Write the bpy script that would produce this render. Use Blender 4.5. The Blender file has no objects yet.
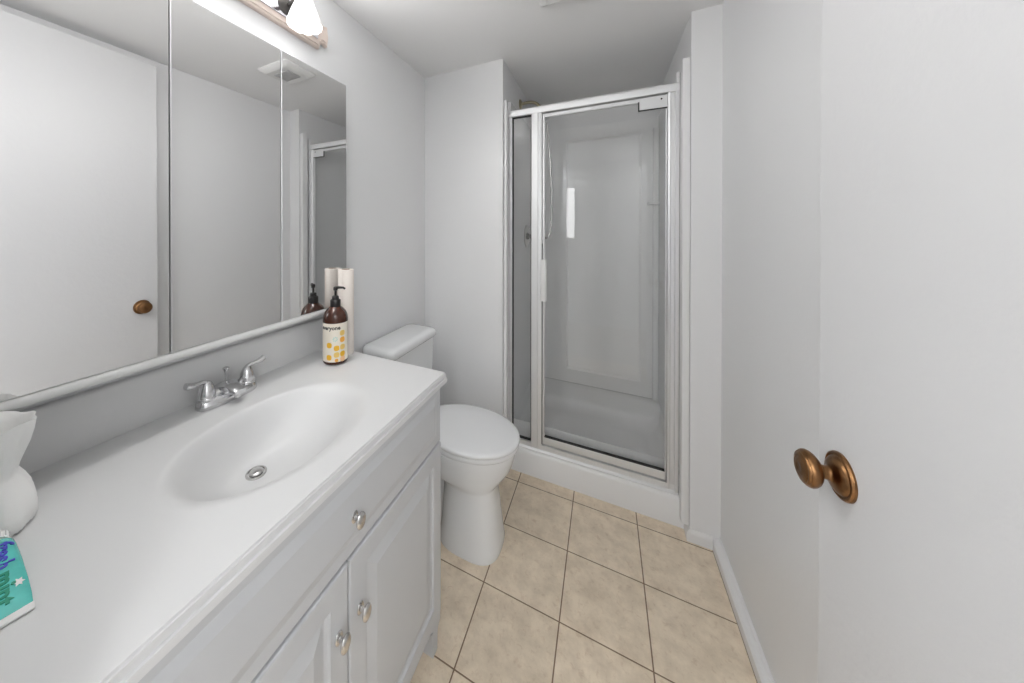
import bpy, bmesh, math, random
import numpy as np
from mathutils import Vector, Matrix

random.seed(4)
S = bpy.context.scene
C = S.collection
PI = math.pi

# ------------------------------------------------------------------ camera, light, exposure
cam_d = bpy.data.cameras.new('camera')
cam = bpy.data.objects.new('camera', cam_d)
C.objects.link(cam)
cam.location = (0, 0, 1.4408)
cam.rotation_euler = (PI / 2 - 0.0045, 0, 0.4738)
cam_d.sensor_fit = 'HORIZONTAL'
cam_d.sensor_width = 36.0
cam_d.lens = 319.0109 / 1024 * 36.0
cam_d.shift_x = (512 - 440.7122) / 1024
cam_d.shift_y = (230.0424 - 341.5) / 1024
cam_d.clip_start = 0.01
S.camera = cam

S.view_settings.view_transform = 'Standard'
S.view_settings.look = 'None'
S.view_settings.exposure = 0.0
S.view_settings.gamma = 1.0
S.view_settings.use_curve_mapping = False

w = bpy.data.worlds.new('world')
S.world = w
w.use_nodes = True
w.node_tree.nodes['Background'].inputs[0].default_value = (1, 0.99, 0.97, 1)
w.node_tree.nodes['Background'].inputs[1].default_value = 0.15


def lamp(name, kind, loc, energy, col=(1, 1, 1), rot=(0, 0, 0), **kw):
    d = bpy.data.lights.new(name, kind)
    d.energy = energy
    d.color = col
    for k, v in kw.items():
        setattr(d, k, v)
    o = bpy.data.objects.new(name, d)
    o.location = loc
    o.rotation_euler = rot
    C.objects.link(o)
    return o


HALL_POWER = 47.0
VANITY_POWER = 4.3
VANITY_FILL_POWER = 4.0
for hx in (-.87, .87):
    lamp('hall_fill_light', 'AREA', (hx, -1.16, 2.40), HALL_POWER / 2, (0.975, 0.99, 1), shape='RECTANGLE', size=.5, size_y=0.56)  # added fill, unseen source that lights the room through the doorway

# ------------------------------------------------------------------ dimensions
XL, XR = -1.055, 0.465          # left and right wall faces
YF, YB = 0.062, 1.83            # entrance wall face and back wall face
ZC = 2.435                      # ceiling
SXL, SXR, SYB = -0.53, 0.354, 2.66   # shower alcove
TILE = 0.29


# ------------------------------------------------------------------ materials
def mat(name, col, rough=0.5, metal=0.0, spec=0.5, bump=0.0, bscale=60.0, mottle=0.0, mscale=6.0,
        coat=0.0, emit=None, estr=0.0, trans=0.0, ior=1.45, sss=0.0):
    m = bpy.data.materials.new(name)
    m.use_nodes = True
    nt = m.node_tree
    b = nt.nodes['Principled BSDF']
    b.inputs['Base Color'].default_value = (*col, 1)
    b.inputs['Roughness'].default_value = rough
    b.inputs['Metallic'].default_value = metal
    b.inputs['Specular IOR Level'].default_value = spec
    b.inputs['Coat Weight'].default_value = coat
    b.inputs['Coat Roughness'].default_value = 0.05
    b.inputs['Transmission Weight'].default_value = trans
    b.inputs['IOR'].default_value = ior
    if sss:
        b.inputs['Subsurface Weight'].default_value = sss
        b.inputs['Subsurface Radius'].default_value = (0.01, 0.01, 0.01)
    if emit:
        b.inputs['Emission Color'].default_value = (*emit, 1)
        b.inputs['Emission Strength'].default_value = estr
    tc = nt.nodes.new('ShaderNodeTexCoord')
    if mottle:
        n = nt.nodes.new('ShaderNodeTexNoise')
        n.inputs['Scale'].default_value = mscale
        n.inputs['Detail'].default_value = 5
        nt.links.new(tc.outputs['Object'], n.inputs['Vector'])
        r = nt.nodes.new('ShaderNodeMix')
        r.data_type = 'RGBA'
        r.inputs[6].default_value = (*[c * (1 - mottle) for c in col], 1)
        r.inputs[7].default_value = (*[min(1, c * (1 + mottle)) for c in col], 1)
        nt.links.new(n.outputs['Fac'], r.inputs[0])
        nt.links.new(r.outputs[2], b.inputs['Base Color'])
    if bump:
        n = nt.nodes.new('ShaderNodeTexNoise')
        n.inputs['Scale'].default_value = bscale
        n.inputs['Detail'].default_value = 3
        nt.links.new(tc.outputs['Object'], n.inputs['Vector'])
        bp = nt.nodes.new('ShaderNodeBump')
        bp.inputs['Strength'].default_value = bump
        bp.inputs['Distance'].default_value = 0.004
        nt.links.new(n.outputs['Fac'], bp.inputs['Height'])
        nt.links.new(bp.outputs['Normal'], b.inputs['Normal'])
    return m


M = {}
M['wall'] = mat('wall_paint', (0.835, 0.837, 0.842), 0.36, bump=0.10, bscale=90)
M['ceiling'] = mat('ceiling_paint', (0.93, 0.93, 0.93), 0.7, bump=0.08, bscale=120)
M['trim'] = mat('trim_paint', (0.84, 0.84, 0.84), 0.35)
M['door'] = mat('door_paint', (0.735, 0.735, 0.74), 0.42, bump=0.16, bscale=55)
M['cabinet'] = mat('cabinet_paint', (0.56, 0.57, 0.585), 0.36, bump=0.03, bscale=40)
M['marble'] = mat('cultured_marble', (0.70, 0.70, 0.70), 0.38, mottle=0.012, mscale=4)
M['porcelain'] = mat('porcelain', (0.82, 0.83, 0.835), 0.12, coat=0.4)
M['seat'] = mat('seat_plastic', (0.83, 0.835, 0.84), 0.2)
M['acrylic'] = mat('shower_acrylic', (0.90, 0.903, 0.905), 0.25)
M['steel'] = mat('grey_steel', (0.22, 0.22, 0.22), 0.4, 0.6)
M['chrome'] = mat('chrome', (0.66, 0.66, 0.67), 0.16, 1.0)
M['nickel'] = mat('satin_nickel', (0.62, 0.61, 0.60), 0.24, 1.0)
M['alum'] = mat('bright_aluminium', (0.78, 0.785, 0.79), 0.45, 0.5)
M['gasket'] = mat('black_gasket', (0.02, 0.02, 0.02), 0.5)
M['bronze'] = mat('antique_brass', (0.25, 0.13, 0.058), 0.30, 1.0, mottle=0.5, mscale=70, bump=0.12, bscale=160)
M['brass'] = mat('dull_brass', (0.45, 0.40, 0.28), 0.35, 1.0)
M['dark_bronze'] = mat('dark_bronze', (0.09, 0.085, 0.08), 0.35, 0.8)
M['blackplastic'] = mat('black_plastic', (0.012, 0.010, 0.010), 0.3)
M['label'] = mat('cream_label', (0.80, 0.74, 0.64), 0.5)
M['yellow'] = mat('yellow_ink', (0.80, 0.45, 0.03), 0.5)
M['paleyellow'] = mat('pale_yellow_ink', (0.80, 0.56, 0.16), 0.5)
M['orange'] = mat('orange_ink', (0.85, 0.40, 0.06), 0.5)
M['peach'] = mat('peach_ink', (0.84, 0.52, 0.28), 0.5)
M['ink'] = mat('black_ink', (0.03, 0.03, 0.03), 0.5)
M['mintink'] = mat('mint_ink', (0.35, 0.62, 0.58), 0.5)
M['paper'] = mat('paper_towel', (0.87, 0.80, 0.74), 0.9, bump=0.35, bscale=220)
M['card'] = mat('brown_cardboard', (0.30, 0.22, 0.16), 0.9)
M['tissue'] = mat('tissue_paper', (0.93, 0.925, 0.91), 0.9, bump=0.15, bscale=150)
M['white'] = mat('white_plastic', (0.82, 0.82, 0.81), 0.35)
M['greyplastic'] = mat('grey_plastic', (0.55, 0.55, 0.55), 0.45)
M['wood'] = mat('pink_washed_backplate', (0.82, 0.70, 0.63), 0.4, mottle=0.08, mscale=30)
M['mirrorplate'] = mat('polished_plate', (0.82, 0.80, 0.84), 0.1, 1.0)
M['shade'] = mat('frosted_glass_shade', (0.9, 0.9, 0.9), 0.4, emit=(1, 0.99, 0.975), estr=0.52)
M['bulb'] = mat('lit_bulb', (1, 1, 1), 0.4, emit=(1, 0.97, 0.92), estr=6)
M['hallfloor'] = mat('hall_carpet', (0.5, 0.46, 0.41), 0.9, bump=0.4, bscale=200)
M['amber'] = mat('amber_plastic', (0.055, 0.016, 0.008), 0.12, coat=0.2)
M['clearknob'] = mat('clear_acrylic', (0.75, 0.76, 0.76), 0.12, trans=0.55)
M['teal'] = mat('teal_tube', (0.10, 0.55, 0.50), 0.25, mottle=0.35, mscale=30, coat=0.5)
M['blueink'] = mat('blue_ink', (0.06, 0.07, 0.50), 0.4)
M['greenink'] = mat('green_ink', (0.01, 0.26, 0.16), 0.4)
M['glowpanel'] = mat('glowing_panel', (1, 1, 1), 0.4, emit=(1, 1, 1), estr=8)  # emission of the panel added in the hall

# mirror
m = bpy.data.materials.new('mirror_silver')
m.use_nodes = True
b = m.node_tree.nodes['Principled BSDF']
b.inputs['Base Color'].default_value = (0.84, 0.84, 0.84, 1)
b.inputs['Metallic'].default_value = 1
b.inputs['Roughness'].default_value = 0.0
M['mirror'] = m

# thin clear glass: straight-through with a fresnel reflection
m = bpy.data.materials.new('clear_shower_glass')
m.use_nodes = True
nt = m.node_tree
nt.nodes.remove(nt.nodes['Principled BSDF'])
out = nt.nodes['Material Output']
tr = nt.nodes.new('ShaderNodeBsdfTransparent')
tr.inputs[0].default_value = (0.985, 0.988, 0.988, 1)
gl = nt.nodes.new('ShaderNodeBsdfGlossy')
gl.inputs['Roughness'].default_value = 0.02
fr = nt.nodes.new('ShaderNodeFresnel')
geo = nt.nodes.new('ShaderNodeNewGeometry')
io = nt.nodes.new('ShaderNodeMix')
io.inputs[2].default_value = 1.45
io.inputs[3].default_value = 1 / 1.45
nt.links.new(geo.outputs['Backfacing'], io.inputs[0])
nt.links.new(io.outputs[0], fr.inputs[0])
mx = nt.nodes.new('ShaderNodeMixShader')
nt.links.new(fr.outputs[0], mx.inputs[0])
nt.links.new(tr.outputs[0], mx.inputs[1])
nt.links.new(gl.outputs[0], mx.inputs[2])
nt.links.new(mx.outputs[0], out.inputs[0])
M['glass'] = m

# beige floor tile with brown grout
m = bpy.data.materials.new('beige_floor_tile')
m.use_nodes = True
nt = m.node_tree
b = nt.nodes['Principled BSDF']
tc = nt.nodes.new('ShaderNodeTexCoord')
mp = nt.nodes.new('ShaderNodeMapping')
mp.inputs['Location'].default_value = (0.434 + TILE * 20, -1.812 + TILE * 20, 0)
nt.links.new(tc.outputs['Object'], mp.inputs[0])
br = nt.nodes.new('ShaderNodeTexBrick')
br.offset = 0.0
br.squash = 1.0
br.inputs['Scale'].default_value = 1.0
br.inputs['Brick Width'].default_value = TILE
br.inputs['Row Height'].default_value = TILE
br.inputs['Mortar Size'].default_value = 0.0024
br.inputs['Mortar Smooth'].default_value = 0.15
br.inputs['Color1'].default_value = (0.86, 0.735, 0.575, 1)
br.inputs['Color2'].default_value = (0.88, 0.755, 0.595, 1)
br.inputs['Mortar'].default_value = (0.27, 0.18, 0.11, 1)
nt.links.new(mp.outputs[0], br.inputs['Vector'])
n1 = nt.nodes.new('ShaderNodeTexNoise')
n1.inputs['Scale'].default_value = 14
n1.inputs['Detail'].default_value = 8
n1.inputs['Roughness'].default_value = 0.65
nt.links.new(tc.outputs['Object'], n1.inputs['Vector'])
cr = nt.nodes.new('ShaderNodeValToRGB')
cr.color_ramp.elements[0].position = 0.33
cr.color_ramp.elements[0].color = (0.83, 0.81, 0.78, 1)
cr.color_ramp.elements[1].position = 0.62
cr.color_ramp.elements[1].color = (1.04, 1.04, 1.04, 1)
nt.links.new(n1.outputs['Fac'], cr.inputs[0])
ml = nt.nodes.new('ShaderNodeMix')
ml.data_type = 'RGBA'
ml.blend_type = 'MULTIPLY'
ml.inputs[0].default_value = 1.0
nt.links.new(br.outputs['Color'], ml.inputs[6])
nt.links.new(cr.outputs[0], ml.inputs[7])
n2 = nt.nodes.new('ShaderNodeTexNoise')
n2.inputs['Scale'].default_value = 45
n2.inputs['Detail'].default_value = 6
n2.inputs['Roughness'].default_value = 0.7
n2.inputs['Distortion'].default_value = 0.6
nt.links.new(tc.outputs['Object'], n2.inputs['Vector'])
cr2 = nt.nodes.new('ShaderNodeValToRGB')
cr2.color_ramp.elements[0].position = 0.30
cr2.color_ramp.elements[0].color = (0.86, 0.81, 0.77, 1)
cr2.color_ramp.elements[1].position = 0.46
cr2.color_ramp.elements[1].color = (1, 1, 1, 1)
nt.links.new(n2.outputs['Fac'], cr2.inputs[0])
ml2 = nt.nodes.new('ShaderNodeMix')
ml2.data_type = 'RGBA'
ml2.blend_type = 'MULTIPLY'
ml2.inputs[0].default_value = 1.0
nt.links.new(ml.outputs[2], ml2.inputs[6])
nt.links.new(cr2.outputs[0], ml2.inputs[7])
nt.links.new(ml2.outputs[2], b.inputs['Base Color'])
b.inputs['Roughness'].default_value = 0.45
bp = nt.nodes.new('ShaderNodeBump')
bp.invert = True
bp.inputs['Strength'].default_value = 0.5
bp.inputs['Distance'].default_value = 0.002
nt.links.new(br.outputs['Fac'], bp.inputs['Height'])
nt.links.new(bp.outputs['Normal'], b.inputs['Normal'])
M['tile'] = m


# ------------------------------------------------------------------ helpers
def smooth(me, ang=40):
    for p in me.polygons:
        p.use_smooth = True
    try:
        me.set_sharp_from_angle(angle=math.radians(ang))
    except Exception:
        pass


def obj(name, bm, m, parent=None, sm=None, loc=None):
    me = bpy.data.meshes.new(name)
    bmesh.ops.recalc_face_normals(bm, faces=bm.faces[:])
    bm.to_mesh(me)
    bm.free()
    ms = m if isinstance(m, (list, tuple)) else [m]
    for x in ms:
        me.materials.append(x)
    if sm:
        smooth(me, sm)
    o = bpy.data.objects.new(name, me)
    C.objects.link(o)
    if loc:
        o.location = loc
    if parent:
        o.parent = parent
        if parent.type == 'EMPTY' and parent.parent is None:
            o.matrix_parent_inverse = Matrix.Translation(-Vector(parent.location))
        elif parent.parent is not None and parent.parent.type == 'EMPTY':
            pass
    return o


def sub(name, bm, m, part, sm=None):
    """a sub-part; parts keep world-space mesh data, so no offset is needed"""
    return obj(name, bm, m, part, sm)


def thing(name, label, cat, loc, group=None):
    o = bpy.data.objects.new(name, None)
    o.empty_display_size = 0.05
    o.location = loc
    C.objects.link(o)
    o['label'] = label
    o['category'] = cat
    if group:
        o['group'] = group
    return o


def struct(name, bm, m, parent=None, sm=None):
    o = obj(name, bm, m, parent, sm)
    if parent is None:
        o['kind'] = 'structure'
    return o


def B():
    return bmesh.new()


def box(bm, x0, x1, y0, y1, z0, z1, bev=0.0, seg=2):
    r = bmesh.ops.create_cube(bm, size=1.0)
    vs = r['verts']
    for v in vs:
        v.co = Vector((x0 + (v.co.x + .5) * (x1 - x0), y0 + (v.co.y + .5) * (y1 - y0), z0 + (v.co.z + .5) * (z1 - z0)))
    if bev:
        es = list({e for v in vs for e in v.link_edges})
        bmesh.ops.bevel(bm, geom=es, offset=bev, segments=seg, affect='EDGES', profile=0.5)
    return bm


def bx(*a, **k):
    return box(B(), *a, **k)


def lathe(bm, prof, org, axis=(0, 0, 1), seg=32, scale=(1, 1), roll=0.0, cap=True, mod=None):
    """prof = [(radius, height)], along axis from org"""
    ax = Vector(axis).normalized()
    up = Vector((0, 0, 1)) if abs(ax.z) < .9 else Vector((0, 1, 0))
    u = up.cross(ax).normalized()
    v = ax.cross(u)
    org = Vector(org)
    rings = []
    for k, (r, h) in enumerate(prof):
        ring = []
        for i in range(seg):
            a = 2 * PI * i / seg + roll
            rr = r
            hh = h
            if mod:
                rr, hh = mod(r, h, a, k)
            ring.append(bm.verts.new(org + ax * hh + u * (rr * math.cos(a) * scale[0]) + v * (rr * math.sin(a) * scale[1])))
        rings.append(ring)
    for a, b_ in zip(rings, rings[1:]):
        for i in range(seg):
            bm.faces.new((a[i], a[(i + 1) % seg], b_[(i + 1) % seg], b_[i]))
    if cap:
        if prof[0][0] > 1e-6:
            bm.faces.new(rings[0][::-1])
        if prof[-1][0] > 1e-6:
            bm.faces.new(rings[-1])
    return bm


def tube(bm, pts, rad, seg=14, cap=True, flat=None):
    """swept tube; rad may be a list; flat = (sx, sz) squashes the section"""
    pts = [Vector(p) for p in pts]
    n = len(pts)
    rads = rad if isinstance(rad, (list, tuple)) else [rad] * n
    prev = None
    rings = []
    for i, p in enumerate(pts):
        t = (pts[min(i + 1, n - 1)] - pts[max(i - 1, 0)]).normalized()
        ref = prev if prev is not None else (Vector((0, 0, 1)) if abs(t.z) < .9 else Vector((1, 0, 0)))
        u = (ref - t * ref.dot(t)).normalized()
        prev = u
        v = t.cross(u)
        fu, fv = (flat[i] if flat else (1, 1))
        rings.append([bm.verts.new(p + u * (rads[i] * fu * math.cos(2 * PI * k / seg)) + v * (rads[i] * fv * math.sin(2 * PI * k / seg))) for k in range(seg)])
    for a, b_ in zip(rings, rings[1:]):
        for k in range(seg):
            bm.faces.new((a[k], a[(k + 1) % seg], b_[(k + 1) % seg], b_[k]))
    if cap:
        bm.faces.new(rings[0][::-1])
        bm.faces.new(rings[-1])
    return bm


def spline(pts, n=24):
    """Catmull-Rom through pts"""
    P = [Vector(p) for p in pts]
    P = [P[0] * 2 - P[1]] + P + [P[-1] * 2 - P[-2]]
    out = []
    m_ = len(P) - 3
    for i in range(m_):
        for k in range(n):
            t = k / n
            a, b_, c, d = P[i:i + 4]
            out.append(0.5 * ((2 * b_) + (c - a) * t + (2 * a - 5 * b_ + 4 * c - d) * t * t + (3 * b_ - a - 3 * c + d) * t ** 3))
    out.append(P[-2])
    return out


def loft(bm, rings, cap0=True, cap1=True):
    R = [[bm.verts.new(p) for p in r] for r in rings]
    n = len(R[0])
    for a, b_ in zip(R, R[1:]):
        for k in range(n):
            bm.faces.new((a[k], a[(k + 1) % n], b_[(k + 1) % n], b_[k]))
    if cap0:
        bm.faces.new(R[0][::-1])
    if cap1:
        bm.faces.new(R[-1])
    return bm


def prism(bm, outline, axis, a0, a1, bev=0.0):
    """extrude a 2-D outline [(p,q)] along an axis: x -> (y,z), y -> (x,z), z -> (x,y)"""
    def at(p, q, a):
        return {'x': (a, p, q), 'y': (p, a, q), 'z': (p, q, a)}[axis]
    lo = [bm.verts.new(at(p, q, a0)) for p, q in outline]
    hi = [bm.verts.new(at(p, q, a1)) for p, q in outline]
    n = len(outline)
    fs = [bm.faces.new(lo[::-1]), bm.faces.new(hi)]
    for k in range(n):
        bm.faces.new((lo[k], lo[(k + 1) % n], hi[(k + 1) % n], hi[k]))
    if bev:
        bmesh.ops.bevel(bm, geom=list(fs[1].edges), offset=bev, segments=2, affect='EDGES')
    return bm


def text_bm(s, size, extrude=0.0004, bold=0.0):
    cu = bpy.data.curves.new('lettering', 'FONT')
    cu.body = s
    cu.size = size
    cu.extrude = extrude
    cu.offset = bold
    cu.resolution_u = 3
    o = bpy.data.objects.new('lettering', cu)
    C.objects.link(o)
    dg = bpy.context.evaluated_depsgraph_get()
    me = bpy.data.meshes.new_from_object(o.evaluated_get(dg))
    bm = B()
    bm.from_mesh(me)
    bpy.data.objects.remove(o)
    bpy.data.curves.remove(cu)
    bpy.data.meshes.remove(me)
    return bm


def superellipse(cx, cy, rx, ry, z, n=48, e=2.0, rx2=None):
    """rx is the +x radius, rx2 the -x radius"""
    pts = []
    for k in range(n):
        a = 2 * PI * k / n
        c, s = math.cos(a), math.sin(a)
        r = rx if c >= 0 else (rx2 if rx2 is not None else rx)
        pts.append((cx + r * math.copysign(abs(c) ** (2 / e), c), cy + ry * math.copysign(abs(s) ** (2 / e), s), z))
    return pts


# ------------------------------------------------------------------ the room
struct('floor', bx(XL - .12, XR + .12, YF - .112, 1.98, -0.10, 0.0), M['tile'])
struct('floor_hall', bx(-1.3, 1.3, -1.42, YF - .112, -0.10, 0.0), M['hallfloor'])
struct('ceiling', bx(XL - .12, XR + .12, YF - .112, SYB + .12, ZC, ZC + 0.08), M['ceiling'])
struct('ceiling_hall', bx(-1.3, 1.3, -1.42, YF - .112, ZC, ZC + .08), M['ceiling'])
struct('wall_left', bx(XL - .12, XL, YF - .112, YB, 0, ZC), M['wall'])
struct('wall_right', bx(XR, XR + .12, YF - .112, YB, 0, ZC), M['wall'])
struct('wall_back_left', bx(XL - .12, SXL, YB, SYB + .12, 0, ZC), M['wall'])
struct('wall_back_right', bx(SXR, XR + .12, YB, SYB + .12, 0, ZC), M['wall'])
struct('wall_shower', bx(SXL, SXR, SYB, SYB + .12, 0, ZC), M['wall'])
b = B()
box(b, XL, -0.424, YF - .112, YF, 0, ZC)
box(b, 0.424, XR, YF - .112, YF, 0, ZC)
box(b, -0.424, 0.424, YF - .112, YF, 2.40, ZC)
struct('wall_front', b, M['wall'])
struct('wall_hall_back', bx(-1.3, 1.3, -1.54, -1.42, 0, ZC), M['wall'])
struct('wall_hall_left', bx(-1.42, -1.3, -1.42, YF - .112, 0, ZC), M['wall'])
struct('wall_hall_right', bx(1.3, 1.42, -1.42, YF - .112, 0, ZC), M['wall'])
struct('wall_hall_near_left', bx(-1.3, XL - .12, YF - .112, YF, 0, ZC), M['wall'])
struct('wall_hall_near_right', bx(XR + .12, 1.3, YF - .112, YF, 0, ZC), M['wall'])


def baseprof(d):  # (out from wall, height)
    return [(0, 0), (d, 0), (d, 0.038), (d * .75, 0.047), (d * .45, 0.052), (d * .3, 0.057), (0, 0.057)]


b = B()
prism(b, [(XR - p, q) for p, q in baseprof(.0295)], 'y', YF, YB)
struct('baseboard_right', b, M['trim'])
b = B()
prism(b, [(YB - p, q) for p, q in baseprof(.009)], 'x', SXR + .0002, XR - .0295)
struct('baseboard_back', b, M['trim'])
b = B()
prism(b, [(SXR - p * .8, q) for p, q in baseprof(.015)], 'y', YB - .009, YB + .058)
struct('baseboard_return', b, M['trim'])
# glowing panel added in the hall for the bright slip in the shower glass
wn = struct('added_glow_panel_1', bx(-.515, -.405, -1.4195, -1.412, 1.30, 2.06), M['glowpanel'])
wf = B()
for a in ((-.535, -.515, 1.28, 2.08), (-.405, -.385, 1.28, 2.08), (-.515, -.405, 1.28, 1.30), (-.515, -.405, 2.06, 2.08)):
    box(wf, a[0], a[1], -1.4195, -1.40, a[2], a[3])
obj('glow_panel_frame', wf, M['trim'], wn)  # trim round the added panel

# ------------------------------------------------------------------ entrance door, standing open
DX, DY = 0.373, 0.888
door = struct('door_1', bx(DX, DX + .035, 0.125, DY, 0.012, 2.372, bev=.0015, seg=1), M['door'])
KY, KZ = 0.818, 1.006
prof = [(0.0, 0), (.0385, 0), (.0388, .003), (.0370, .0062), (.0345, .0072), (.0335, .0055), (.0315, .0055), (.0295, .0085), (.0255, .0120), (.0205, .0142),
        (.0160, .0152), (.0125, .0170), (.0115, .0185), (.0110, .0220), (.0115, .0275)]
b = lathe(B(), prof, (DX, KY, KZ), (-1, 0, 0), 48, cap=False)
ros = obj('door_rosette', b, M['bronze'], door, 35)
kp = [(r_ * .97, .0150 + (h_ - .0150) * .68) for r_, h_ in [(.0105, .033), (.0150, .0345), (.0215, .0385), (.0268, .0440), (.0302, .0500), (.0317, .0560), (.0312, .0610), (.0296, .0645), (.0285, .0648),
      (.0280, .0670), (.0262, .0695), (.0250, .0692), (.0240, .0705), (.0205, .0728), (.0165, .0740), (.0158, .0732), (.0120, .0748), (.0080, .0752), (.0060, .0742), (0.0001, .0745)]]
b = lathe(B(), kp, (DX, KY, KZ), (-1, 0, 0), 48, cap=False)
obj('door_knob', b, M['bronze'], door, 30)
obj('latch_plate', bx(DX + .006, DX + .029, DY - .001, DY + .0012, KZ - .028, KZ + .028), M['bronze'], door)

# ------------------------------------------------------------------ vanity cabinet
CX = -0.519        # plane of the door faces
CY0, CY1 = 0.075, 0.985
VZ = 0.943         # counter top surface
van = thing('vanity_cabinet', 'white painted vanity cabinet with raised panel doors and nickel knobs under the long counter', 'cabinet', (-.78, .53, 0))
b = B()
box(b, XL + .001, CX - .02, CY0, CY0 + .016, 0.115, VZ - .035)
box(b, XL + .001, CX - .02, CY1 - .016, CY1, 0.115, VZ - .035)
box(b, XL + .001, CX - .02, CY0 + .016, CY1 - .016, 0.115, .131)
box(b, XL + .001, XL + .012, CY0 + .016, CY1 - .016, 0.131, VZ - .035)
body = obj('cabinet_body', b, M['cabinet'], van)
# face frame: bottom rail with arched apron, stiles
ap = [(CY0, .115)]
ap2 = []
for k in range(13):
    t = k / 12
    ap2.append((t, .094 + .021 * min(1, math.sin(PI * t) * 3)))
outl = [(CY0 + .0, .1205), (CY0, .088), (CY0 + .05, .088)]
outl += [(CY0 + .05 + (CY1 - CY0 - .10) * t, .102) for t in (0.02, .98)]
outl += [(CY1 - .05, .088), (CY1, .088), (CY1, .1205)]
b = B()
prism(b, outl, 'x', CX - .02, CX + .012)
obj('apron', b, M['cabinet'], van)
obj('face_frame', box(box(box(B(), CX - .02, CX - .0005, CY0, CY0 + .022, .121, VZ - .035), CX - .02, CX - .0005, CY1 - .022, CY1, .121, VZ - .035), CX - .02, CX - .0005, CY0 + .022, CY1 - .022, VZ - .06, VZ - .035),
    M['cabinet'], van)


def foot(ys, d, xs, dx):
    """bracket foot: a shaped block at a corner (d = +1/-1 towards the cabinet's middle)"""
    b_ = B()
    o = [(ys, .088), (ys, .084), (ys + d * .016, .070), (ys + d * .020, .062), (ys + d * .022, 0.0), (ys + d * .052, 0.0), (ys + d * .056, .06), (ys + d * .062, .088)]
    prism(b_, o, 'x', xs, xs + dx)
    o2 = [(xs + (dx if False else 0) * 0, 0)]
    return b_


for ys, d in ((CY1, -1), (CY0, 1)):
    obj('foot', foot(ys, d, CX - .033, .045), M['cabinet'], van)
    obj('foot', foot(ys, d, XL + .015, .045), M['cabinet'], van)
obj('toe_board', bx(CX - .10, CX - .085, CY0 + .03, CY1 - .03, .0, .115), M['cabinet'], van)


def panel_door(y0, y1, z0, z1, fw, t=.019, fwz=None):
    """raised panel front, facing +x: frame, groove, bevel, field"""
    fwz = fwz or fw
    b_ = B()
    x = CX
    def ring(iy, iz, dx):
        return [(x + dx, y0 + iy, z0 + iz), (x + dx, y1 - iy, z0 + iz), (x + dx, y1 - iy, z1 - iz), (x + dx, y0 + iy, z1 - iz)]
    rs = [ring(0, 0, 0), ring(0, 0, t - .004), ring(.002, .002, t - .001), ring(.005, .005, t),
          ring(fw, fwz, t), ring(fw + .003, fwz + .003, t - .006), ring(fw + .009, fwz + .009, t - .008),
          ring(fw + .013, fwz + .013, t - .008), ring(fw + .040, fwz + .040, t - .001), ring(fw + .043, fwz + .043, t)]
    return loft(b_, rs)


def drawer_panel(y0, y1, z0, z1, t=.019):
    b_ = B()
    x = CX
    def ring(i, dx):
        return [(x + dx, y0 + i, z0 + i), (x + dx, y1 - i, z0 + i), (x + dx, y1 - i, z1 - i), (x + dx, y0 + i, z1 - i)]
    rs = [ring(0, 0), ring(0, t - .0055), ring(.0015, t - .004), ring(.028, t - .004), ring(.050, t + .002), ring(.052, t + .002)]
    return loft(b_, rs)


def cab_knob(y, z, x=CX + .019):
    b_ = B()
    lathe(b_, [(0, 0), (.0125, 0), (.0125, .0015), (.0112, .0030), (.0085, .0036), (.0058, .0045), (.0048, .0070), (.0048, .0110), (.0070, .0140),
               (.0120, .0158), (.0156, .0182), (.0164, .0208), (.0150, .0232), (.0110, .0250), (.0060, .0258), (.0001, .0260)], (x, y, z), (1, 0, 0), 28, cap=False, scale=(.86, 1.12))
    return b_


GZ = 0.707
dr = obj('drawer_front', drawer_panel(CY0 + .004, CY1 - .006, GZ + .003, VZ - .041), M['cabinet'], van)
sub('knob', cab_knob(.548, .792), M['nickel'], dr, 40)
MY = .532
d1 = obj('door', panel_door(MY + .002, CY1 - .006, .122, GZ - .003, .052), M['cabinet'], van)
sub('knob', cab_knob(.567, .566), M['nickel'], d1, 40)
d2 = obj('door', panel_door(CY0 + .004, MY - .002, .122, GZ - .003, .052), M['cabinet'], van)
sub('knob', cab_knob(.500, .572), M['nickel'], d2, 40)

# ------------------------------------------------------------------ vanity top with moulded basin
vt = thing('countertop', 'glossy white cultured marble counter with an oval moulded basin on the vanity', 'countertop', (-.78, .53, VZ))
TX0, TX1, TY0, TY1 = XL + .0005, -.486, .064, .994
ins = .006
rc, ra = (-.722, .528), (.152, .222)     # rim centre and radii
dc, da = (-.778, .500), (.026, .026)     # drain
DEPTH = .118
nx, ny = 150, 240
xs = np.linspace(TX0, TX1 - ins, nx)
ys = np.linspace(TY0, TY1 - ins, ny)
X, Y = np.meshgrid(xs, ys, indexing='ij')
lo = np.zeros_like(X)
hi = np.ones_like(X) * 1.25
for _ in range(40):
    s = (lo + hi) / 2
    cxs = dc[0] + (rc[0] - dc[0]) * s
    cys = dc[1] + (rc[1] - dc[1]) * s
    ax = da[0] + (ra[0] - da[0]) * s
    ay = da[1] + (ra[1] - da[1]) * s
    inside = ((X - cxs) / ax) ** 2 + ((Y - cys) / ay) ** 2 <= 1
    hi = np.where(inside, s, hi)
    lo = np.where(inside, lo, s)
s = (lo + hi) / 2
s = np.clip(s, 0, 1.25)
core = 1 - np.clip(s, 0, 1) ** 2.3
Z = VZ - DEPTH * np.clip(core, 0, 1)
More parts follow.
